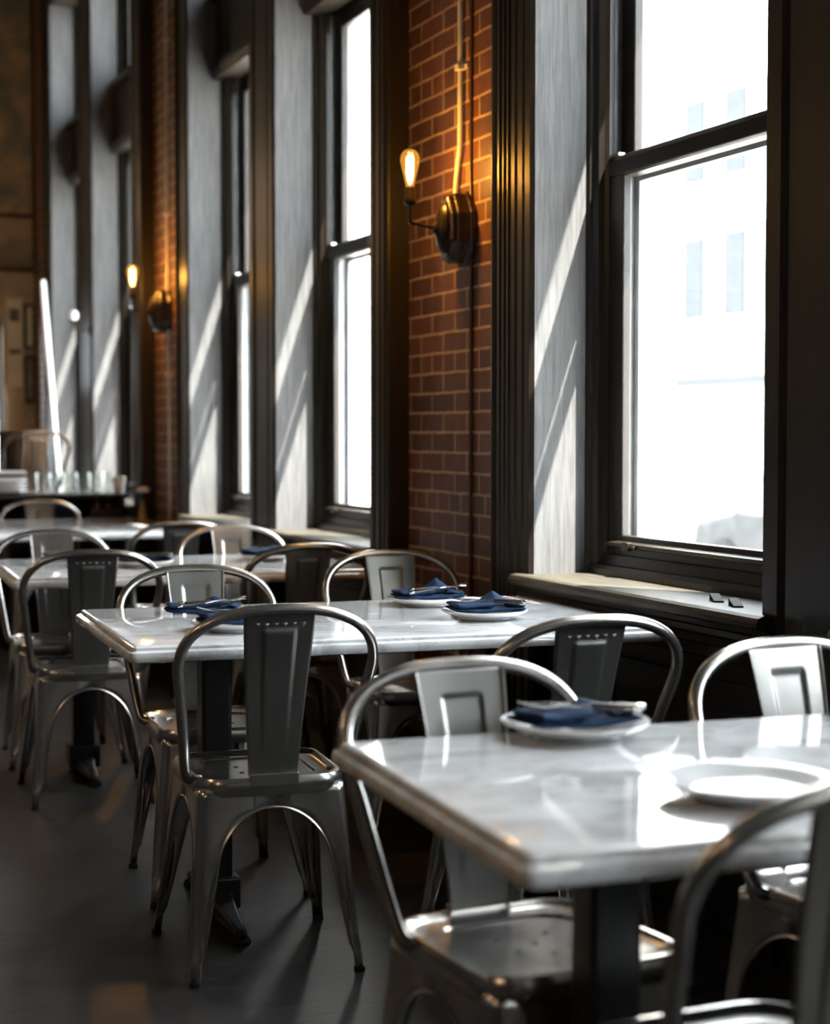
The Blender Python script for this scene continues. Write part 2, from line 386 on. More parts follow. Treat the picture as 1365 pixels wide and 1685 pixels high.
def build_window(n, y0, y1, cf, cn):
    yc = (y0 + y1) / 2
    root = struct(empty('window_%d' % n, (2.45, yc, 0.78)))
    W = root.location
    def add(nm, b, m, par=root, **kw):
        kw.setdefault('smooth', False)
        return obj(nm, b, m, par, world_space=W, **kw)
    # casings
    if cf:
        b = BM(); prism_z(b, flute_profile(y1, y1 + cf), 0.0, CEIL - .02); add('casing', b, M['dark'])
    if cn:
        b = BM(); prism_z(b, flute_profile(y0, y0 - cn), 0.0, CEIL - .02); add('casing', b, M['dark'])
    # reveals
    b = BM(); box(b, XF + .012, 2.395, y1 - .001, y1 + .018, .80, 4.35); add('reveal_board', b, M['reveal'])
    b = BM(); box(b, XF + .012, 2.395, y0 - .018, y0 + .001, .80, 4.35); add('reveal_board', b, M['reveal'])
    b = BM(); box(b, XF + .012, 2.57, y0 - .018, y1 + .018, 4.33, 4.36); add('head_board', b, M['dark'])
    # stops and jamb liners
    for ya, d in ((y1, -1), (y0, 1)):
        b = BM(); prism_z(b, [(2.395, ya - d * .018), (2.395, ya), (2.402, ya + d * .012), (2.412, ya + d * .016), (2.42, ya + d * .036), (2.435, ya + d * .044), (2.445, ya + d * .056), (2.462, ya + d * .056), (2.462, ya - d * .018)], .80, 4.33)
        add('window_stop', b, M['frame'])
        b = BM(); prism_z(b, [(2.463, ya - d * .018), (2.463, ya + d * .052), (2.475, ya + d * .052), (2.478, ya + d * .046), (2.56, ya + d * .046), (2.56, ya - d * .018)], .80, ZH)
        add('jamb_liner', b, M['track'])
    ya, yb = y0 + .056, y1 - .056
    # lower sash
    sw = .083
    b = BM()
    for a, c in ((ya, ya + sw), (yb - sw, yb)): box(b, 2.446, 2.474, a, c, .835, 2.03)
    box(b, 2.446, 2.474, ya + sw, yb - sw, .835, .925)
    prism_y(b, [(2.440, 1.985), (2.440, 2.025), (2.446, 2.040), (2.476, 2.040), (2.476, 1.978), (2.452, 1.978)], ya, yb)
    ls = add('lower_sash', b, M['frame'], bevel=.004)
    b = BM(); box(b, 2.460, 2.464, ya + sw - .005, yb - sw + .005, .92, 1.99); obj('glass_pane', b, M['pane'], ls, False, world_space=W)
    b = BM(); prism_y(b, [(2.446, .888), (2.424, .892), (2.422, .904), (2.446, .910)], ya + .02, yb - .02); obj('sash_lift', b, M['frame'], ls, False, .002, world_space=W)
    for yy in (yb - .15, ya + .12):
        b = BM(); box(b, 2.408, 2.428, yy - .035, yy, .885, .909); box(b, 2.414, 2.428, yy - .06, yy - .035, .89, .90)
        obj('latch', b, M['bronze'], ls, False, .002, world_space=W)
    b = BM(); box(b, 2.447, 2.470, yb - .05, yb - .005, 2.041, 2.051); obj('sash_catch', b, M['silver'], ls, False, .002, world_space=W)
    # upper sash
    b = BM()
    for a, c in ((ya - .008, ya + .07), (yb - .07, yb + .008)): box(b, 2.488, 2.518, a, c, 1.985, ZH)
    box(b, 2.488, 2.518, ya + .07, yb - .07, 1.985, 2.05); box(b, 2.488, 2.518, ya + .07, yb - .07, ZH - .075, ZH)
    us = add('upper_sash', b, M['frame'], bevel=.004)
    b = BM(); box(b, 2.502, 2.506, ya + .065, yb - .065, 2.04, ZH - .07); obj('glass_pane', b, M['pane'], us, False, world_space=W)
    # outer storm frame
    b = BM()
    for a, c in ((y0 + .02, y0 + .075), (y1 - .075, y1 - .02)): box(b, 2.535, 2.558, a, c, .80, ZH)
    box(b, 2.535, 2.558, y0 + .075, y1 - .075, 1.975, 2.03); box(b, 2.535, 2.558, y0 + .075, y1 - .075, ZH - .05, ZH); box(b, 2.535, 2.558, y0 + .075, y1 - .075, .80, .86)
    add('storm_frame', b, M['track'], bevel=.002)
    # sill (stool), stepped bottom frame, apron
    b = BM(); prism_y(b, [(2.185, .772), (2.176, .779), (2.174, .790), (2.180, .801), (2.192, .806), (2.47, .806), (2.47, .775)], y0 - .05, y1 + .07)
    add('window_sill', b, M['sill'])
    b = BM(); prism_y(b, [(2.400, .806), (2.400, .824), (2.408, .836), (2.418, .838), (2.428, .838), (2.434, .866), (2.446, .868), (2.56, .83), (2.56, .79), (2.47, .79)], y0 - .0, y1 + .0)
    add('bottom_frame', b, M['frame'])
    b = BM(); prism_y(b, [(2.30, .772), (2.196, .772), (2.200, .758), (2.214, .750), (2.214, .736), (2.226, .728), (2.232, .708), (2.248, .700), (2.252, .672), (2.264, .664), (2.27, .62), (2.30, .62)], y0 - .07, y1 + .09)
    add('apron', b, M['panel'])
    b = BM(); box(b, 2.282, 2.30, y0 - .0, y1 + .0, 0, .62); 
    for q in range(3):
        w = (y1 - y0) / 3; box(b, 2.270, 2.284, y0 + q * w + .01, y0 + q * w + .07, .02, .61)
    for z0, z1 in ((0, .12), (.54, .615)): box(b, 2.268, 2.284, y0, y1, z0, z1)
    add('wainscot', b, M['panel'], bevel=.003)
    # spandrel, transom
    b = BM(); prism_y(b, [(2.36, ZH - .005), (2.34, ZH + .03), (2.34, ZH + .06), (2.375, ZH + .08), (2.375, 3.43), (2.34, 3.45), (2.34, 3.49), (2.36, 3.51), (2.56, 3.51), (2.56, ZH - .005)], y0, y1)
    add('spandrel', b, M['dark'])
    b = BM()
    for a, c in ((y0, y0 + .09), (y1 - .09, y1), (yc - .02, yc + .02)): box(b, 2.45, 2.49, a, c, 3.51, 4.33)
    for a, c in ((3.51, 3.57), (4.26, 4.33)): box(b, 2.45, 2.49, y0, y1, a, c)
    tr = add('transom_sash', b, M['frame'], bevel=.004)
    b = BM(); box(b, 2.468, 2.472, y0 + .08, y1 - .08, 3.55, 4.28); obj('glass_pane', b, M['pane'], tr, False, world_space=W)
    # daylight portal
    for z0, z1 in ((.85, ZH), (3.55, 4.28)):
        pd = bpy.data.lights.new('sky_portal', 'AREA'); pd.shape = 'RECTANGLE'; pd.size = z1 - z0; pd.size_y = y1 - y0
        pd.cycles.is_portal = True
        po = bpy.data.objects.new('sky_portal', pd); COL.objects.link(po); po.location = (2.64, yc, (z0 + z1) / 2); po.rotation_euler = (0, R(90), 0)
CAS = [(0.30, 0), (0, 0.19), (0.26, 0), (0, 0.24), (0.30, 0), (0, 0.2), (0.3, 0), (0, 0.2)]
for n, ((a, b_), (cf, cn)) in enumerate(zip(WIN, CAS)): build_window(n + 1, a, b_, cf, cn)
# the narrow mullions inside each pair
tn = 4
for a, c in ((3.02, 3.41), (7.233, 7.608), (11.251, 11.63), (-1.08, -.70)):
    P = [(XB, a), (XF + .012, a), (XF, a + .012), (XF, a + .07), (XF + .016, a + .08), (XF + .016, a + .09), (XF + .003, a + .10), (XF + .003, c - .10), (XF + .016, c - .09), (XF + .016, c - .08), (XF, c - .07), (XF, c - .012), (XF + .012, c), (XB, c)]
    bm = BM(); prism_z(bm, P, 0, CEIL - .02); struct(obj('trim_%d' % tn, bm, M['dark'], smooth=False)); tn += 1

# ------------------------------------------------------------------ outside: street, facades, parked car
bm = BM(); box(bm, XO + .02, 60, -60, 90, -.8, -.6); struct(obj('trim_8', bm, M['concrete'], smooth=False)); 
def facade(x, y0, y1, h, label, floors, cols, zbase=1.0):
    root = empty('street_building', (x, (y0 + y1) / 2, -.6)); tag(root, label, 'building')
    b = BM(); box(b, x, x + 6, y0, y1, -.6, h); box(b, x - .35, x, y0, y1, h - .5, h)
    obj('building_wall', b, M['facade'], root, False, world_space=root.location)
    b = BM(); box(b, x - .3, x - .001, y0 + .3, y1 - .3, 1.95, 2.1); obj('cornice', b, M['facadewin'], root, False, world_space=root.location)
    w = (y1 - y0) / cols
    for f in range(floors):
        for c in range(cols):
            ya = y0 + c * w + w * .25; z = 3.0 + f * 2.1
            b = BM(); box(b, x - .06, x - .001, ya, ya + w * .5, z, z + 1.25); obj('building_window', b, M['facadewin'], root, False, world_space=root.location)
facade(14.0, 17.0, 31.0, 8.0, 'pale sunlit building across the street, with rows of grey windows', 2, 12)
facade(16.0, 33.0, 52.0, 11.0, 'taller pale building farther down the street', 3, 8)
def car(loc, rz):
    root = empty('parked_car', loc, rz); tag(root, 'silver grey car parked at the far kerb, seen low through the near window', 'car')
    prof = [(-2.1, .35), (-2.15, .75), (-1.6, .88), (-1.0, 1.35), (.6, 1.4), (1.2, .95), (2.0, .82), (2.1, .4)]
    b = BM(); a = [b.verts.new((x, -.85, z)) for x, z in prof]; c = [b.verts.new((x, .85, z)) for x, z in prof]
    b.faces.new(a); b.faces.new(c)
    for i in range(8): b.faces.new((a[i], a[(i + 1) % 8], c[(i + 1) % 8], c[i]))
    obj('car_body', b, M['carpaint'], root, bevel=.08)
    for s in (-.86, .86):
        b = BM(); q = [(-.95, .92), (-.75, 1.28), (.5, 1.32), (1.0, .95)]
        f = [b.verts.new((x, s, z)) for x, z in q]; g = [b.verts.new((x, s * 1.01, z)) for x, z in q]
        b.faces.new(f); b.faces.new(g)
        for i in range(4): b.faces.new((f[i], f[(i + 1) % 4], g[(i + 1) % 4], g[i]))
        obj('side_window', b, M['handle'], root, False)
        for x in (-1.3, 1.3):
            b = BM(); tube(b, [(x, s - .1 * (1 if s > 0 else -1), .32), (x, s * 1.03, .32)], .32, 20); obj('wheel', b, M['rubber'], root)
car((11.3, 15.5, -.6), R(90))

# ------------------------------------------------------------------ furniture: marble tables
TA = R(-3.0)
def rrect(hx, hy, r, n=5):
    P = []
    for cx, cy, a0 in ((hx - r, hy - r, 0), (-hx + r, hy - r, 90), (-hx + r, -hy + r, 180), (hx - r, -hy + r, 270)):
        for k in range(n + 1):
            a = R(a0 + 90 * k / n); P.append((cx + r * math.cos(a), cy + r * math.sin(a)))
    return P
def loft(bm, rings, cap0=True, cap1=True):
    vr = [[bm.verts.new(p) for p in ring] for ring in rings]; n = len(vr[0])
    for a, b in zip(vr, vr[1:]):
        for k in range(n): bm.faces.new((a[k], a[(k + 1) % n], b[(k + 1) % n], b[k]))
    if cap0: bm.faces.new(vr[0][::-1])
    if cap1: bm.faces.new(vr[-1])
TZ = 0.745
def marble_table(fl, L, D, label, group=None):
    c = Vector((fl[0], fl[1], 0)) + Matrix.Rotation(TA, 4, 'Z') @ Vector((L / 2, D / 2, 0))
    root = empty('marble_table', c, TA); tag(root, label, 'table', group)
    b = BM(); rings = []
    for ins, dz in ((.012, -.038), (.004, -.035), (0, -.028), (0, -.020), (.003, -.014), (.010, -.0115), (.014, -.010), (.015, -.004), (.019, -.001), (.024, 0)):
        rings.append([(x, y, TZ + dz) for x, y in rrect(L / 2 - ins, D / 2 - ins, max(.004, .022 - ins))])
    loft(b, rings); obj('tabletop', b, M['marble'], root)
    for sx in (-1, 1):
        px = sx * (L / 2 - .29)
        b = BM(); box(b, px - .038, px + .038, -.038, .038, .06, TZ - .045)
        ped = obj('pedestal', b, M['black'], root, True, .008)
        b = BM(); box(b, px - .12, px + .12, -.24, .24, TZ - .047, TZ - .036); obj('mounting_plate', b, M['black'], ped, False, .003)
        b = BM()
        for s in (-1, 1):
            prof = [(.03, .055, .085), (.10, .048, .065), (.20, .036, .045), (.29, .028, .030), (.31, .020, .026)]
            rr = []
            for d, z1, w in prof:
                rr.append([(px - w / 2, s * d, .018), (px + w / 2, s * d, .018), (px + w * .42, s * d, z1 + .012), (px - w * .42, s * d, z1 + .012)])
            loft(b, rr)
        box(b, px - .055, px + .055, -.055, .055, .02, .10)
        obj('base_foot', b, M['black'], ped, True, .006)
        for s in (-1, 1):
            b = BM(); lathe(b, [(.024, 0), (.026, .006), (.022, .014), (.010, .02)], 16, px, s * .285); obj('glide', b, M['rubber'], ped)
    return root
marble_table((0.822, 1.738), 1.30, 0.80, 'white marble topped table nearest the camera, out of focus at lower right', 'marble tables along the windows')
marble_table((0.828, 3.81), 1.34, 0.91, 'white marble topped table in sharp focus, in the middle with four napkin settings', 'marble tables along the windows')
marble_table((0.87, 5.79), 1.30, 0.93, 'marble table behind the middle one, carrying three blurred napkin settings', 'marble tables along the windows')
marble_table((0.90, 8.42), 1.26, 1.42, 'deep blurred marble table farthest back, bare topped', 'marble tables along the windows')

# ------------------------------------------------------------------ furniture: steel cafe chairs
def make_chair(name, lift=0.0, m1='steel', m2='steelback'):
    root = empty(name, (0, 0, 0)); SH = 0.448 + lift
    hx, hyF = .178, .18
    def outline(s, z):
        P = []
        for x, y in rrect(hx * s, hyF * s, .07 * s, 6):
            t = (y / (hyF * s) + 1) / 2
            P.append((x * (.955 + .045 * t), y, z))
        return P
    # seat pan with rolled rim and sunk panel
    b = BM()
    rings = [outline(.93, SH - .036), outline(.985, SH - .038), outline(1.008, SH - .030), outline(1.02, SH - .018), outline(1.015, SH - .006), outline(.988, SH + .003), outline(.95, SH + .003), outline(.915, SH - .003), outline(.86, SH - .006),
             outline(.70, SH - .006), outline(.68, SH - .010), outline(.3, SH - .0105)]
    loft(b, rings); nf = len(b.faces)
    for k, (x, y) in enumerate([(-.045, .03), (.045, .03), (0, .06), (-.045, -.04), (.045, -.04), (0, 0)]):
        lathe(b, [(.006, 0), (.0055, .0016), (.0035, .0016)], 10, x, y, SH - .0105)
    seat = obj('seat', b, [M[m1], M['black']], root)
    for p in seat.data.polygons:
        if p.index >= nf: p.material_index = 1
    b = BM(); loft(b, [outline(.962, SH - .066), outline(.955, SH - .034), outline(.945, SH - .034), outline(.952, SH - .066)], False, False)
    obj('skirt', b, M[m1], root)
    zt, za, zb = SH - .02, SH - .066, SH - .20
    # legs: L shaped pressed sheet, wings meeting in an arch
    for sx in (-1, 1):
        for sy in (-1, 1):
            b = BM()
            zs = [zt, zt - .02, za, za - .002, za - .006, za - .012, za - .02, za - .03, za - .042, za - .058, za - .078, za - .10, za - .125, zb, zb - .04, zb - .09] 
            z = zb - .09
            while z > .075: z -= .035 + lift * .06; zs.append(max(z, .065))
            zs += [.058, .05, .0]
            rings = []
            for z in zs:
                t = (zt - z) / zt
                fx = .168 + (.030 if sy < 0 else .045) * t ** 1.15
                fy = .170 + (.052 if sy < 0 else .060) * t ** 1.1
                cx, cy = fx, fy
                def wing(c, other):
                    full = c - .0002
                    w0 = .046
                    if z >= za: return full
                    if z > zb:
                        u = (z - zb) / (za - zb); return c - (c - w0) * math.sqrt(max(0, 1 - u * u))
                    if z > .06: return w0 - (w0 - .024) * ((zb - z) / (zb - .06))
                    return .020
                wx, wy = wing(cx, cy), wing(cy, cx)
                r = .020 if z > .06 else .012
                g = 0
                if .075 < z < zb + .02: g = .0065 * min(1, (zb + .02 - z) / .06, (z - .075) / .05)
                ring = []
                # from the x wing's edge to the corner, round it, along the y wing
                for q in (0, .33, .66): 
                    x = cx - wx + (wx - r) * q; ring.append((x, cy - (g if q > .2 else 0)))
                for k in range(5):
                    a = R(90 - 90 * k / 4); ring.append((cx - r + r * math.cos(a), cy - r + r * math.sin(a)))
                for q in (.66, .33, 0):
                    y = cy - wy + (wy - r) * q; ring.append((cx - (g if q > .2 else 0), y))
                rings.append([(sx * x, sy * y, z) for x, y in ring])
            vr = [[b.verts.new(p) for p in ring] for ring in rings]
            for A, B_ in zip(vr, vr[1:]):
                for k in range(len(A) - 1): b.faces.new((A[k], A[k + 1], B_[k + 1], B_[k]))
            leg = obj('leg', b, M[m1], root, solid=.004)
            # bead along the cut edge of the arch
            b = BM()
            tube(b, [ring[0] for ring in rings[2:-1]], .0035, 6); tube(b, [ring[-1] for ring in rings[2:-1]], .0035, 6)
            obj('rolled_edge', b, M[m1], leg)
            b = BM(); ft = .168 + (.030 if sy < 0 else .045); fyy = .170 + (.052 if sy < 0 else .060)
            x, y = sx * (ft - .009), sy * (fyy - .009)
            loft(b, [[(x + px, y + py, zz) for px, py in rrect(q, q, .006, 3)] for zz, q in ((0, .0115), (.008, .012), (.012, .0105))])
            obj('rubber_foot', b, M['rubber'], leg)
    # hoop
    H0 = SH - .448
    def ly(z): return -.10 - (z - .45) * .42
    path = [(-.150, -.075, .436), (-.178, -.085, .440), (-.188, -.100, .462)]
    for z in (.52, .58, .64): path.append((-.188 - .032 * (z - .46) / .24, ly(z), z))
    for k in range(0, 17):
        a = math.pi * k / 16
        cs, sn = math.cos(a), math.sin(a)
        x = -.222 * math.copysign(abs(cs) ** .82, cs); z = .705 + .134 * sn ** .80
        path.append((x, ly(z), z))
    path += [(-x, y, z) for x, y, z in reversed(path[:6])]
    path = [(x, y, z + H0) for x, y, z in path]
    b = BM(); tube(b, catmull(path, 5), .0125, 12); obj('back_frame', b, M[m1], root)
    # splat
    zA, zB = .452, .832
    def bowy(z): 
        t = (z - zA) / (zB - zA); return -.172 + (ly(.832) + .010 + .172) * t + .010 * math.sin(math.pi * t)
    def sp(u, v):
        z = zA + (zB - zA) * v
        w = .112 + (.166 - .112) * v
        x = (u - .5) * w
        y = bowy(z)
        # pressed tongue outline
        hw = .026 + .012 * v; top = .79
        dx = abs(x) - hw; dz = z - top
        d = max(dx, dz)
        fade = max(0, min(1, (z - .50) / .12))
        y -= .0045 * fade * max(0, min(1, .5 - d / .006)) 
        e = abs(u - .5) * 2
        if e > .93: y += .006 * (e - .93) / .07
        return (x, y, z + H0)
    b = BM()
    us = sorted(set([0, .02, .035, .06] + [k / 40 for k in range(3, 38)] + [.94, .965, .98, 1])); vs_ = [k / 70 for k in range(71)]
    vv = [[b.verts.new(sp(u, v)) for u in us] for v in vs_]
    for j in range(70):
        for i in range(len(us) - 1): b.faces.new((vv[j][i], vv[j][i + 1], vv[j + 1][i + 1], vv[j + 1][i]))
    nf = len(b.faces)
    for k in range(6):
        xx = -.052 + k * .0208; hh = .007 + .004 * (k % 2); zz = .806
        yy = [sp(.5 + (xx + dx) / .162, (z_ - zA) / (zB - zA))[1] - .0016 for dx, z_ in ((-.007, zz), (.007, zz), (0, zz - hh))]
        q = [b.verts.new((xx + dx, y_, z_ + H0)) for (dx, z_), y_ in zip(((-.007, zz), (.007, zz), (0, zz - hh)), yy)]
        b.faces.new(q)
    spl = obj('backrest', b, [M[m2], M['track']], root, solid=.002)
    for p in spl.data.polygons:
        if p.index >= nf: p.material_index = 1
    b = BM(); box(b, -.056, .056, -.186, -.172, SH - .018, SH + .012); obj('backrest_tab', b, M[m1], spl, False, .002)
    return root

def place(o, x, y, rz, label, cat, group):
    o.location = (x, y, 0); o.rotation_euler = (0, 0, R(rz)); tag(o, label, cat, group); return o
proto = make_chair('cafe_chair')
used = []
def chair(hx, hy, face, turn, label):
    """hx, hy: ground position under the top of the back hoop; face +1 looks down the room, -1 towards the camera"""
    rz = turn + (0 if face > 0 else 180)
    off = Matrix.Rotation(R(rz), 2) @ Vector((0, .236))
    o = proto if not used else copy_tree(proto)
    used.append(o)
    place(o, hx + off.x, hy + off.y, rz, label, 'chair', 'steel cafe chairs at the marble tables')
chair(1.130, 3.65, 1, -4, 'gunmetal steel chair with dark back towards the camera, in sharp focus at the middle table')
chair(1.235, 4.79, -1, -3, 'steel chair facing the camera across the middle table, behind its left napkins')
chair(1.101, 5.607, 1, -5, 'steel chair with dark back to the camera, standing at far left beyond the middle table')
chair(1.985, 5.20, -1, -4, 'steel chair with warm beige back panel facing the camera, in front of the brick pier')
chair(1.855, 5.655, 1, -3, 'nearly black backed steel chair just left of the beige backed one by the brick')
chair(1.92, 6.86, -1, -4, 'pale steel chair facing the camera beyond the third table, beside the windows')
chair(1.82, 7.30, 1, -3, 'blurred grey backed chair pulled up to the farthest marble table')
chair(1.176, 6.80, -1, -3, 'brownish steel chair facing the camera at the far left, behind the third table')
chair(1.125, 2.615, -1, 5, 'blurred steel chair facing the camera over the nearest table, its seat at the bottom')
chair(1.66, 3.19, 1, 1, 'steel chair with slate grey back to the camera, below the near window sill')
chair(1.79, 2.66, -1, 6, 'bright silver backed chair facing the camera at the right edge, behind the nearest table')
chair(1.17, 1.575, 1, 2, 'very blurred dark chair in the lower right corner, closest to the camera')
chair(1.66, 9.98, -1, -3, 'tiny tan backed steel chair behind the farthest marble table')

# ------------------------------------------------------------------ table settings
PZ = TZ
def make_plate(r=.113):
    b = BM()
    prof = [(.001, .003), (r * .50, .003), (r * .54, 0), (r * .60, 0), (r * .62, .004), (r * .82, .011), (r * .97, .0185), (r, .0215), (r * .995, .0235), (r * .97, .0232), (r * .80, .0165), (r * .66, .0095), (r * .60, .0075), (.001, .007)]
    lathe(b, prof, 56, cap0=True, cap1=True)
    return obj('plate', b, M['china'])
plate0 = make_plate(); pl_used = []
def plate(x, y, label, s=1.0, z=PZ):
    o = plate0 if not pl_used else plate0.copy()
    if pl_used: COL.objects.link(o)
    pl_used.append(o); o.location = (x, y, z + .0006); o.scale = (s, s, s)
    tag(o, label, 'plate', 'white plates on the marble tables'); return o
def make_napkin(peak, seed):
    """folded cloth: a flat pad of several layers with a raised pointed flap"""
    rnd = random.Random(seed); b = BM()
    ph = [rnd.uniform(0, 6.28) for _ in range(4)]
    def layer(L, W, z0, t, fn, rot=0, ox=0, oy=0):
        nu, nv = 22, 12; top, bot = [], []
        for j in range(nv + 1):
            for i in range(nu + 1):
                u, v = i / nu * 2 - 1, j / nv * 2 - 1
                x = u * L / 2 * (1 + .03 * math.sin(3 * v + ph[0])); y = v * W / 2 * (1 + .05 * math.sin(4 * u + ph[1]))
                ca, sa = math.cos(rot), math.sin(rot)
                e = min(1, 3.5 * (1 - abs(u)), 3.5 * (1 - abs(v))); rim = math.sqrt(max(0, 1 - (1 - e) ** 2))
                h = fn(u, v)
                X, Y = ox + x * ca - y * sa, oy + x * sa + y * ca
                mid = z0 + h + t / 2
                top.append((X, Y, mid + t / 2 * (.25 + .75 * rim))); bot.append((X, Y, mid - t / 2 * (.25 + .75 * rim)))
        T = [b.verts.new(p) for p in top]; B_ = [b.verts.new(p) for p in bot]; n = nu + 1
        for j in range(nv):
            for i in range(nu):
                k = j * n + i
                b.faces.new((T[k], T[k + 1], T[k + n + 1], T[k + n])); b.faces.new((B_[k], B_[k + n], B_[k + n + 1], B_[k + 1]))
        edge = [i for i in range(n)] + [j * n + nu for j in range(1, nv + 1)] + [nv * n + i for i in range(nu - 1, -1, -1)] + [j * n for j in range(nv - 1, 0, -1)]
        for a, c in zip(edge, edge[1:] + edge[:1]): b.faces.new((T[a], B_[a], B_[c], T[c]))
    layer(.195, .105, 0, .013, lambda u, v: .004 * abs(u) ** 3 + .0012 * math.sin(5 * u + ph[2]))
    layer(.105, .092, .011, .013, lambda u, v:   .004 * abs(u) ** 3 + .0015 * math.sin(4 * u + 2 * v + ph[3]) + .001, .10, -.040, -.004)
    # the pointed flap
    def flap(u, v):
        t = max(0, 1 - abs(u - .1) * 1.25); return peak * 1.3 * t * (.5 + .5 * v) + .001
    layer(.125, .06, .012, .006, flap, -.10, .028, .022)
    layer(.05, .085, .011, .008, lambda u, v: .003 * math.sin(3 * u + ph[0]) + .003, -.2, .078, -.004)
    return obj('napkin', b, M['navy'], subsurf=1)
def napkin(x, y, rz, z, peak, seed, label):
    o = make_napkin(peak, seed); o.location = (x, y, z); o.rotation_euler = (0, 0, R(rz))
    tag(o, label, 'napkin', 'folded navy napkins on the tables'); return o
def make_fork():
    root = empty('fork', (0, 0, 0)); b = BM()
    def strip(pts):   # (y, halfwidth, z)
        rr = [[(-w, y, z), (w, y, z), (w, y, z + .0018), (-w, y, z + .0018)] for y, w, z in pts]; loft(b, rr)
    strip([(-.005, .0030, .001), (.03, .0028, .004), (.055, .0038, .006), (.068, .0085, .004), (.080, .0112, .001), (.092, .0115, .0005)])
    for k in range(4):
        x = -.0098 + k * .00653
        rr = [[(x - w, y, z), (x + w, y, z), (x + w, y, z + .0018), (x - w, y, z + .0018)] for y, w, z in ((.0915, .0017, .0005), (.115, .0016, .003), (.138, .0008, .0075))]
        loft(b, rr)
    obj('tines', b, M['silver'], root)
    b = BM(); rr = [[(-w, y, 0), (w, y, 0), (w, y, .005), (-w, y, .005)] for y, w in ((-.085, .0085), (-.07, .009), (-.03, .0062), (-.004, .0048))]; loft(b, rr)
    obj('handle', b, M['handle'], root, bevel=.0015)
    b = BM(); rr = [[(-w, y, -.0004), (w, y, -.0004), (w, y, .0058), (-w, y, .0058)] for y, w in ((-.1, .007), (-.094, .0092), (-.084, .0095))]; loft(b, rr)
    obj('end_cap', b, M['silver'], root, bevel=.0015)
    return root
def make_knife():
    root = empty('table_knife', (0, 0, 0)); b = BM()
    rr = [[(-.003, y, 0), (w, y, .001), (w, y, .002), (-.003, y, .003)] for y, w in ((0, .006), (.03, .010), (.09, .011), (.112, .006), (.12, -.001))]; loft(b, rr)
    obj('blade', b, M['silver'], root)
    b = BM(); rr = [[(-w, y, -.001), (w, y, -.001), (w, y, .006), (-w, y, .006)] for y, w in ((-.085, .0085), (-.07, .009), (-.03, .0065), (.002, .0065))]; loft(b, rr)
    obj('handle', b, M['handle'], root, bevel=.0015)
    b = BM(); rr = [[(-w, y, -.0014), (w, y, -.0014), (w, y, .0066), (-w, y, .0066)] for y, w in ((-.1, .007), (-.094, .0092), (-.084, .0095))]; loft(b, rr)
    obj('end_cap', b, M['silver'], root, bevel=.0015)
    return root
fork0, knife0 = make_fork(), make_knife(); fk, kn = [], []
def put(proto_, lst, x, y, z, rz, tilt, label, cat, group):
    o = proto_ if not lst else copy_tree(proto_)
    o.scale = (.84, .84, .84)
    lst.append(o); o.location = (x, y, z); o.rotation_euler = (R(tilt), 0, R(rz)); tag(o, label, cat, group)
def cutlery(x, y, z, rz, which, where):
    c, s = math.cos(R(rz)), math.sin(R(rz))
    def loc(a, b): return x + a * c - b * s, y + a * s + b * c
    if 'f' in which:
        a = loc(.012, -.024); put(fork0, fk, a[0], a[1], z, rz + 74 if 'r' not in which else rz - 66, 4, 'steel fork with dark handle ' + where, 'fork', 'forks on the napkins')
    if 'k' in which:
        a = loc(.022, -.014); put(knife0, kn, a[0], a[1], z + .004, rz + 66 if 'r' not in which else rz - 78, 2, 'table knife with dark handle ' + where, 'knife', 'knives on the napkins')
SETS = [
    # plate? x, y, scale, napkin rz, peak, cutlery, place words
    (1, 1.820, 4.085, 1.0, -6, .026, 'fk', 'at the front right setting of the middle table'),
    (1, 1.815, 4.47, 1.0, -8, .030, 'fkr', 'at the middle table\'s rear right setting, before the brick'),
    (1, 1.150, 4.06, 1.0, -4, .014, 'fk', 'at the front left setting of the middle table'),
    (0, 1.175, 4.50, 1.0, -14, .018, 'fkr', 'at the rear left of the middle table, without plate'),
    (1, 1.245, 2.44, 1.05, 2, .012, 'fk', 'at the left rear setting of the nearest table'),
    (1, 1.86, 2.43, 1.0, 4, .012, 'fk', 'on the nearest table, cut off by the right edge'),
    (1, 1.39, 6.15, 1.0, -4, .008, 'fk', 'at the left setting of the third table'),
    (1, 1.90, 6.30, 1.0, -4, .014, 'f', 'at the right setting of the third table'),
    (0, 1.20, 6.58, 1.0, -3, .006, 'f', 'on the far left corner of the third table'),
]
for i, (pl, x, y, s, rz, peak, cut, where) in enumerate(SETS):
    z = PZ + .001
    if pl: plate(x, y, 'round white plate ' + where, s); z = PZ + .0095
    if pl and s: z = PZ + .018
    napkin(x, y, rz, z, peak, 11 + i, 'folded navy napkin ' + where)
    cutlery(x, y, z + .025, rz, cut, where)
plate(1.245, 1.94, 'empty white plate in window glare on the nearest table, left of two', 1.05)
plate(1.42, 2.05, 'empty white plate in window glare on the nearest table, right of two', 0.85)

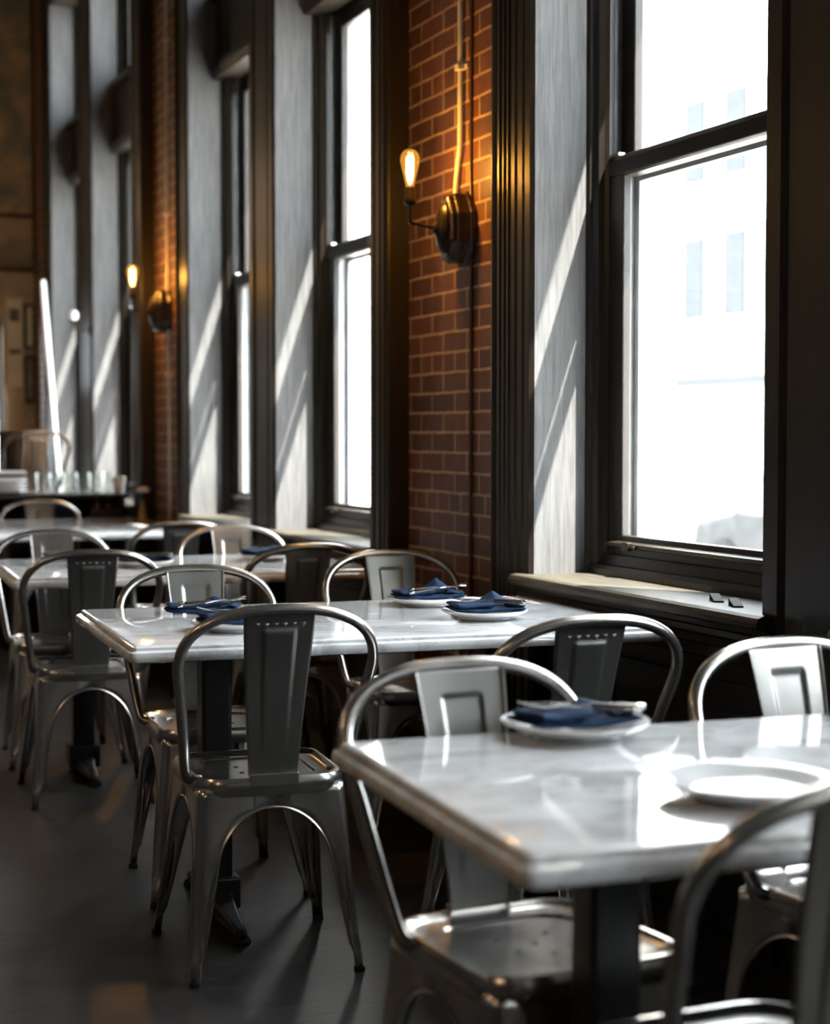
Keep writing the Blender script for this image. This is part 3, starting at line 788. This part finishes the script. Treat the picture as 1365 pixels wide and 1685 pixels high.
# ------------------------------------------------------------------ wall sconces with conduit
def make_sconce():
    root = empty('wall_sconce', (0, 0, 0))         # origin on the brick, -X into the room
    def octo(r, x, ry=None):
        ry = ry or r; k = math.tan(R(22.5))
        return [(x, ry * a, r * b_) for a, b_ in ((k, 1), (1, k), (1, -k), (k, -1), (-k, -1), (-1, -k), (-1, k), (-k, 1))]
    b = BM(); loft(b, [octo(.122, 0, .075), octo(.122, -.018, .075), octo(.114, -.024, .069), octo(.114, -.062, .069), octo(.106, -.068, .063), octo(.106, -.080, .063), octo(.097, -.088, .056)])
    obj('backbox', b, M['sconce'], root, False, .003)
    b = BM()
    rr = []
    for r, x in ((.082, -.086), (.082, -.094), (.070, -.104), (.040, -.112), (.022, -.118), (.012, -.128)):
        rr.append([(x, .62 * r * math.cos(2 * math.pi * k / 28), r * math.sin(2 * math.pi * k / 28)) for k in range(28)])
    loft(b, rr); obj('rosette', b, M['bronze'], root)
    b = BM(); tube(b, catmull([(-.120, 0, 0), (-.16, .004, .006), (-.194, .008, .012), (-.203, .009, .018), (-.205, .009, .035), (-.205, .009, .076)], 5), .0055, 10); obj('arm', b, M['bronze'], root)
    cx, cy = -.205, .009
    b = BM(); lathe(b, [(.008, .082), (.017, .086), (.0205, .092), (.0205, .100), (.018, .104), (.018, .140), (.016, .144)], 22, cx, cy, -.014); obj('socket', b, M['bronze'], root)
    b = BM(); lathe(b, [(.0135, .140), (.0145, .152), (.020, .178), (.027, .205), (.0315, .228), (.0315, .240), (.027, .254), (.017, .264), (.004, .268)], 28, cx, cy, -.014); bulb = obj('bulb', b, M['amber'], root)
    b = BM()
    lathe(b, [(.004, .155), (.0095, .17), (.0115, .19), (.0125, .215), (.0125, .238), (.008, .246)], 14, cx, cy, -.014)
    obj('filament', b, M['filament'], bulb)
    ld = bpy.data.lights.new('bulb_light', 'POINT'); ld.energy = 32.0; ld.color = (1.0, .56, .14); ld.shadow_soft_size = .02
    lo = bpy.data.objects.new('bulb_light', ld); COL.objects.link(lo); lo.parent = root; lo.location = (cx, cy, .196)
    return root
sc0 = make_sconce()
SZ = 1.902
tag(sc0, 'lit amber bulb sconce on dark octagonal box, nearest, on the glowing brick pier', 'wall lamp', 'sconces on the brick piers')
sc0.location = (XB, 5.30, SZ)
o = copy_tree(sc0); o.location = (XB, 9.47, SZ); tag(o, 'blurred lit sconce on the second brick pier, beyond the paired windows', 'wall lamp', 'sconces on the brick piers')
gl = empty('globe_lamp', (XF, 11.31, 1.90)); tag(gl, 'small unlit white globe lamp on the dark mullion of the farthest window pair', 'wall lamp')
bm = BM(); loft(bm, [[(x, .034 * math.cos(2 * math.pi * k / 20), .034 * math.sin(2 * math.pi * k / 20)) for k in range(20)] for x in (0, -.014)]); obj('backplate', bm, M['bronze'], gl)
bm = BM(); tube(bm, catmull([(-.012, 0, 0), (-.07, 0, .0), (-.10, 0, .012), (-.104, 0, .04)], 5), .006); obj('arm', bm, M['bronze'], gl)
bm = BM(); lathe(bm, [(.012, .04), (.017, .044), (.017, .062), (.013, .066)], 18, -.104, 0); obj('socket', bm, M['bronze'], gl)
bm = BM(); lathe(bm, [(.010, .064)] + [(.032 * math.sin(R(a)), .096 - .032 * math.cos(R(a))) for a in range(20, 180, 16)] + [(.002, .128)], 22, -.104, 0); obj('globe', bm, M['white'], gl)
def conduit(y, label, zlo, zhi, yb=None, r=.0085):
    root = empty('conduit', (XB, y, zlo)); tag(root, label, 'conduit', 'painted conduits feeding the sconces')
    b = BM(); pts = [(-.016, (yb or y) - y, 0), (-.016, ((yb or y) - y) * .8, .06), (-.016, .0, .17)] if yb else [(-.016, 0, 0)]
    pts += [(-.016, 0, (zhi - zlo) * t) for t in (.2, .4, .6, .8, 1)]
    tube(b, pts, r, 12); obj('pipe', b, M['conduit'], root)
    z = .42
    while z < zhi - zlo - .05:
        b = BM(); box(b, -.030, -.002, -.016, .016, z, z + .022); box(b, -.006, -.001, -.034, .016, z + .002, z + .02); obj('pipe_clip', b, M['conduit'], root, False, .003); z += .95
conduit(5.335, 'off white conduit rising from the nearest sconce up the brick pier', 2.01, CEIL - .01, 5.375)
conduit(9.44, 'blurred off white conduit rising from the second sconce', 2.01, CEIL - .01)
conduit(9.42, 'lower conduit running from the second sconce down to the floor', 0.17, 1.80)
bm = BM(); tube(bm, [(XB - .006, 5.262, .17), (XB - .006, 5.266, .9), (XB - .006, 5.262, 1.80)], .006, 8); tube(bm, [(XB - .006, 5.262, 2.0), (XB - .006, 5.268, 2.1), (XB - .006, 5.262, 2.6), (XB - .006, 5.262, 4.9)], .006, 8)
tag(obj('cable', bm, M['brownwire']), 'thin brown cable clipped down the nearest brick pier beside the conduit', 'cable')
# warm globes added out of view to the left as fill light
gp = empty('fill_lamp', (-1.7, 3.0, CEIL)); tag(gp, 'warm globe fill lamp added out of view left of the tables', 'fill lamp', 'added globe fill lamps')
bm = BM(); tube(bm, [(0, 0, 0), (0, 0, -1.9)], .006, 8); obj('cord', bm, M['rubber'], gp)
bm = BM(); lathe(bm, [(.03, -1.9), (.045, -1.93), (.045, -1.99), (.03, -2.0)], 20); obj('cap', bm, M['bronze'], gp)
bm = BM(); lathe(bm, [(.03 + .0, -2.0)] + [(.12 * math.sin(R(a)), -2.11 + .12 * math.cos(R(a))) for a in range(18, 180, 12)] + [(.004, -2.2299)], 28); obj('globe', bm, M['globe'], gp)
for (x, y) in ((-1.7, 6.4), (0.5, 11.9), (-1.7, 0.0)):
    o = copy_tree(gp); o.location = (x, y, CEIL)
bm = BM(); tube(bm, [(2.165, 11.92, .0), (2.165, 12.26, .98), (2.165, 12.80, 2.34)], .020, 12)  # made-up white tube in place of a bright strip of light by the casing
tag(obj('light_strip_standin', bm, M['white']), 'tall white pole for a bright strip of light by the last dark casing', 'standin')
# loose wedges on the near sill
for (x, y, lb) in ((2.285, 3.71, 'small black wooden wedge on the near window sill, left of two'), (2.262, 3.585, 'small black wooden wedge on the near window sill, right of two')):
    bm = BM(); loft(bm, [[(-.03, -.012, 0), (.03, -.012, 0), (.03, .012, 0), (-.03, .012, 0)], [(-.03, -.012, .004), (.03, -.012, .018), (.03, .012, .018), (-.03, .012, .004)]])
    o = obj('wedge', bm, M['rubber'], None, False); o.location = (x, y, .8062); o.rotation_euler = (0, 0, R(70)); tag(o, lb, 'wedge', 'wedges on the near sill')

# ------------------------------------------------------------------ far end: service station, stools, posters
st = empty('service_station', (1.80, 10.30, 0)); tag(st, 'dark waiter station with open shelf behind the farthest marble table', 'cabinet')
bm = BM(); box(bm, -.42, .40, -.22, .22, .85, .875); obj('worktop', bm, M['panel'], st, False, .004)
bm = BM(); box(bm, -.42, .40, -.20, .20, .715, .735); obj('shelf', bm, M['panel'], st, False, .003)
bm = BM(); box(bm, -.40, -.37, -.2, .2, 0, .85); box(bm, .35, .38, -.2, .2, 0, .85); box(bm, -.37, .35, .18, .2, 0, .85); box(bm, -.37, .35, -.2, -.18, 0, .70); obj('carcass', bm, M['panel'], st, False, .003)
tum = None; glasses = []
def tumbler(x, y, z, label):
    global tum
    if tum is None:
        b = BM(); lathe(b, [(.024, 0), (.026, .002), (.034, .118), (.0355, .12), (.0335, .12), (.031, .10), (.024, .010), (.001, .008)], 24, cap1=True); tum = obj('tumbler', b, M['tumbler']); o = tum
    else:
        o = tum.copy(); COL.objects.link(o)
    o.location = (x, y, z); tag(o, label, 'glass', 'drinking glasses on the service station')
k = 0
for row in range(2):
    for c in range(6):
        tumbler(1.70 + c * .078 + row * .02, 10.17 + row * .09, .8755, 'clear tumbler in the blurred rows of glasses on the waiter station')
for kk in range(4):
    b = BM(); lathe(b, [(.06, 0), (.075, .003), (.118, .016), (.118, .019), (.07, .008), (.001, .006)], 32); o = obj('stacked_plate', b, M['china']); o.location = (1.515, 10.22, .8755 + kk * .0205)
    tag(o, 'white plate in the short stack at the left end of the waiter station', 'plate', 'plates stacked on the waiter station')
for kk in range(5):
    b = BM(); box(b, -.09, .09, -.07, .07, 0, .013); o = obj('folded_napkin', b, M['bluecloth'], None, True, .005); o.location = (1.80 + .004 * (kk % 2), 10.20, .736 + kk * .0135)
    tag(o, 'blue napkin in the folded pile on the shelf of the waiter station', 'napkin', 'folded blue napkins on the shelf')
for kk in range(3):
    b = BM(); box(b, -.10, .10, -.07, .07, 0, .016); o = obj('folded_cloth', b, [M['white'], M['bluecloth'], M['white']][kk], None, True, .006); o.location = (1.515, 10.22, .9585 + kk * .0165)
    tag(o, ['white folded cloth on the plate stack, bottom of three', 'blue folded cloth on the plate stack, middle of three', 'white folded cloth on the plate stack, top of three'][kk], 'cloth', 'cloths on the plate stack')
cd = empty('condiment_caddy', (2.07, 10.14, .736)); tag(cd, 'dark caddy of bottles at the right end of the waiter shelf', 'caddy')
bm = BM(); box(bm, -.10, .10, -.06, .06, 0, .01); box(bm, -.10, -.092, -.06, .06, .01, .08); box(bm, .092, .10, -.06, .06, .01, .08); box(bm, -.092, .092, .052, .06, .01, .08); box(bm, -.092, .092, -.06, -.052, .01, .05); obj('tray', bm, M['panel'], cd, False)
for q, x in enumerate((-.05, .02)):
    bm = BM(); lathe(bm, [(.022, 0), (.024, .005), (.024, .065), (.010, .085), (.010, .10), (.012, .102), (.012, .11)], 18, x, 0, .011); bo = obj('bottle', bm, M['handle'], cd)
    bm = BM(); lathe(bm, [(.0246, .02), (.0246, .05)], 18, x, 0, .011, False, False); obj('bottle_label', bm, M['rose'], bo)
fl = empty('bud_vase', (2.175, 9.62, TZ)); tag(fl, 'small pale flower in a slim bud vase at the right end of the farthest table', 'vase')
bm = BM(); lathe(bm, [(.022, 0), (.025, .004), (.02, .05), (.009, .085), (.011, .10)], 20); obj('vase_body', bm, M['tan'], fl)
bm = BM(); tube(bm, [(0, 0, .01), (.004, 0, .15)], .002, 6); obj('stem', bm, M['green'], fl)
bm = BM()
for a in range(9):
    t = a * 40; c, s = math.cos(R(t)), math.sin(R(t)); h = .006 + .004 * (a % 2)
    lathe(bm, [(.002, -.012), (.014, -.004), (.017, .004), (.010, .014), (.002, .018)], 10, .004 + .02 * c, .02 * s, .155 + h)
obj('blossom', bm, M['white'], fl)
ww = empty('water_cup', (2.20, 10.05, .8755)); tag(ww, 'white cup at the right end of the waiter station', 'cup'); ww.location = (2.165, 10.20, .8755)
bm = BM(); lathe(bm, [(.026, 0), (.03, .004), (.038, .09), (.039, .095), (.036, .095), (.028, .008), (.001, .006)], 24); obj('cup_body', bm, M['china'], ww)
# tall stools beyond
sp = make_chair('bar_stool', .40, 'copper', 'copper')
place(sp, 1.83, 11.55, 10, 'tall brown metal bar stool at the far end, left of the pair', 'stool', 'brown bar stools at the far end')
o = copy_tree(sp); place(o, 1.86, 12.35, -6, 'tall brown metal bar stool at the far end, right of the pair by the windows', 'stool', 'brown bar stools at the far end')
cb = empty('curved_board', (1.985, 13.3, 0)); tag(cb, 'tan curved wooden board standing below the poster at the far left edge', 'board')
bm = BM(); rr = []
for z, x, w in ((0, -.02, .05), (.5, -.02, .05), (.95, -.02, .05), (1.05, .0, .055), (1.15, .035, .06), (1.25, .045, .06), (1.4, .045, .06), (1.55, .035, .065), (1.58, .03, .05)):
    rr.append([(x - w, -.02, z), (x + w, -.02, z), (x + w, .02, z), (x - w, .02, z)])
loft(bm, rr); obj('board_panel', bm, M['tan'], cb, True, .006)
# things on the far wall
def flat(name, x0, x1, z0, z1, m, y=FARY - .002, t=.012, parent=None, root=(0, 0, 0)):
    b = BM(); box(b, x0, x1, y - t, y, z0, z1); return obj(name, b, m, parent, False, world_space=root)
pr = empty('poster', (2.14, FARY - .01, 1.5)); tag(pr, 'cream poster with faint grey printing on the far wall', 'poster')
flat('sheet', 2.078, 2.205, 1.50, 2.30, M['paper'], parent=pr, root=pr.location)
for z0, z1, x0, x1 in ((2.12, 2.22, 2.10, 2.18), (1.86, 1.90, 2.095, 2.19), (1.56, 1.60, 2.09, 2.195)): flat('print', x0, x1, z0, z1, M['ink'], FARY - .014, .001, pr, pr.location)
pf = empty('picture_frame', (2.26, FARY - .01, 2.0)); tag(pf, 'narrow picture in dark green frame on the far wall, right of the poster', 'picture')
b = BM(); box(b, 2.215, 2.235, FARY - .03, FARY - .002, 1.90, 2.26); box(b, 2.28, 2.298, FARY - .03, FARY - .002, 1.90, 2.26); box(b, 2.235, 2.28, FARY - .03, FARY - .002, 2.235, 2.26); box(b, 2.235, 2.28, FARY - .03, FARY - .002, 1.90, 1.925)
obj('frame', b, M['green'], pf, False, .003, world_space=pf.location)
flat('picture', 2.235, 2.28, 1.925, 2.235, M['paper'], FARY - .004, .008, pf, pf.location)
wp = empty('wall_plaque', (2.255, FARY - .02, 1.66)); tag(wp, 'rounded dark plaque with pale middle hung below the green frame', 'plaque')
b = BM(); loft(b, [[(x, -.00, z) for x, z in rrect(.042, .20, .04, 5)], [(x, -.025, z) for x, z in rrect(.038, .196, .037, 5)]]); obj('plaque_rim', b, M['handle'], wp)
b = BM(); loft(b, [[(x, -.026, z) for x, z in rrect(.026, .165, .025, 5)], [(x, -.030, z) for x, z in rrect(.024, .162, .023, 5)]]); obj('plaque_face', b, M['track'], wp)
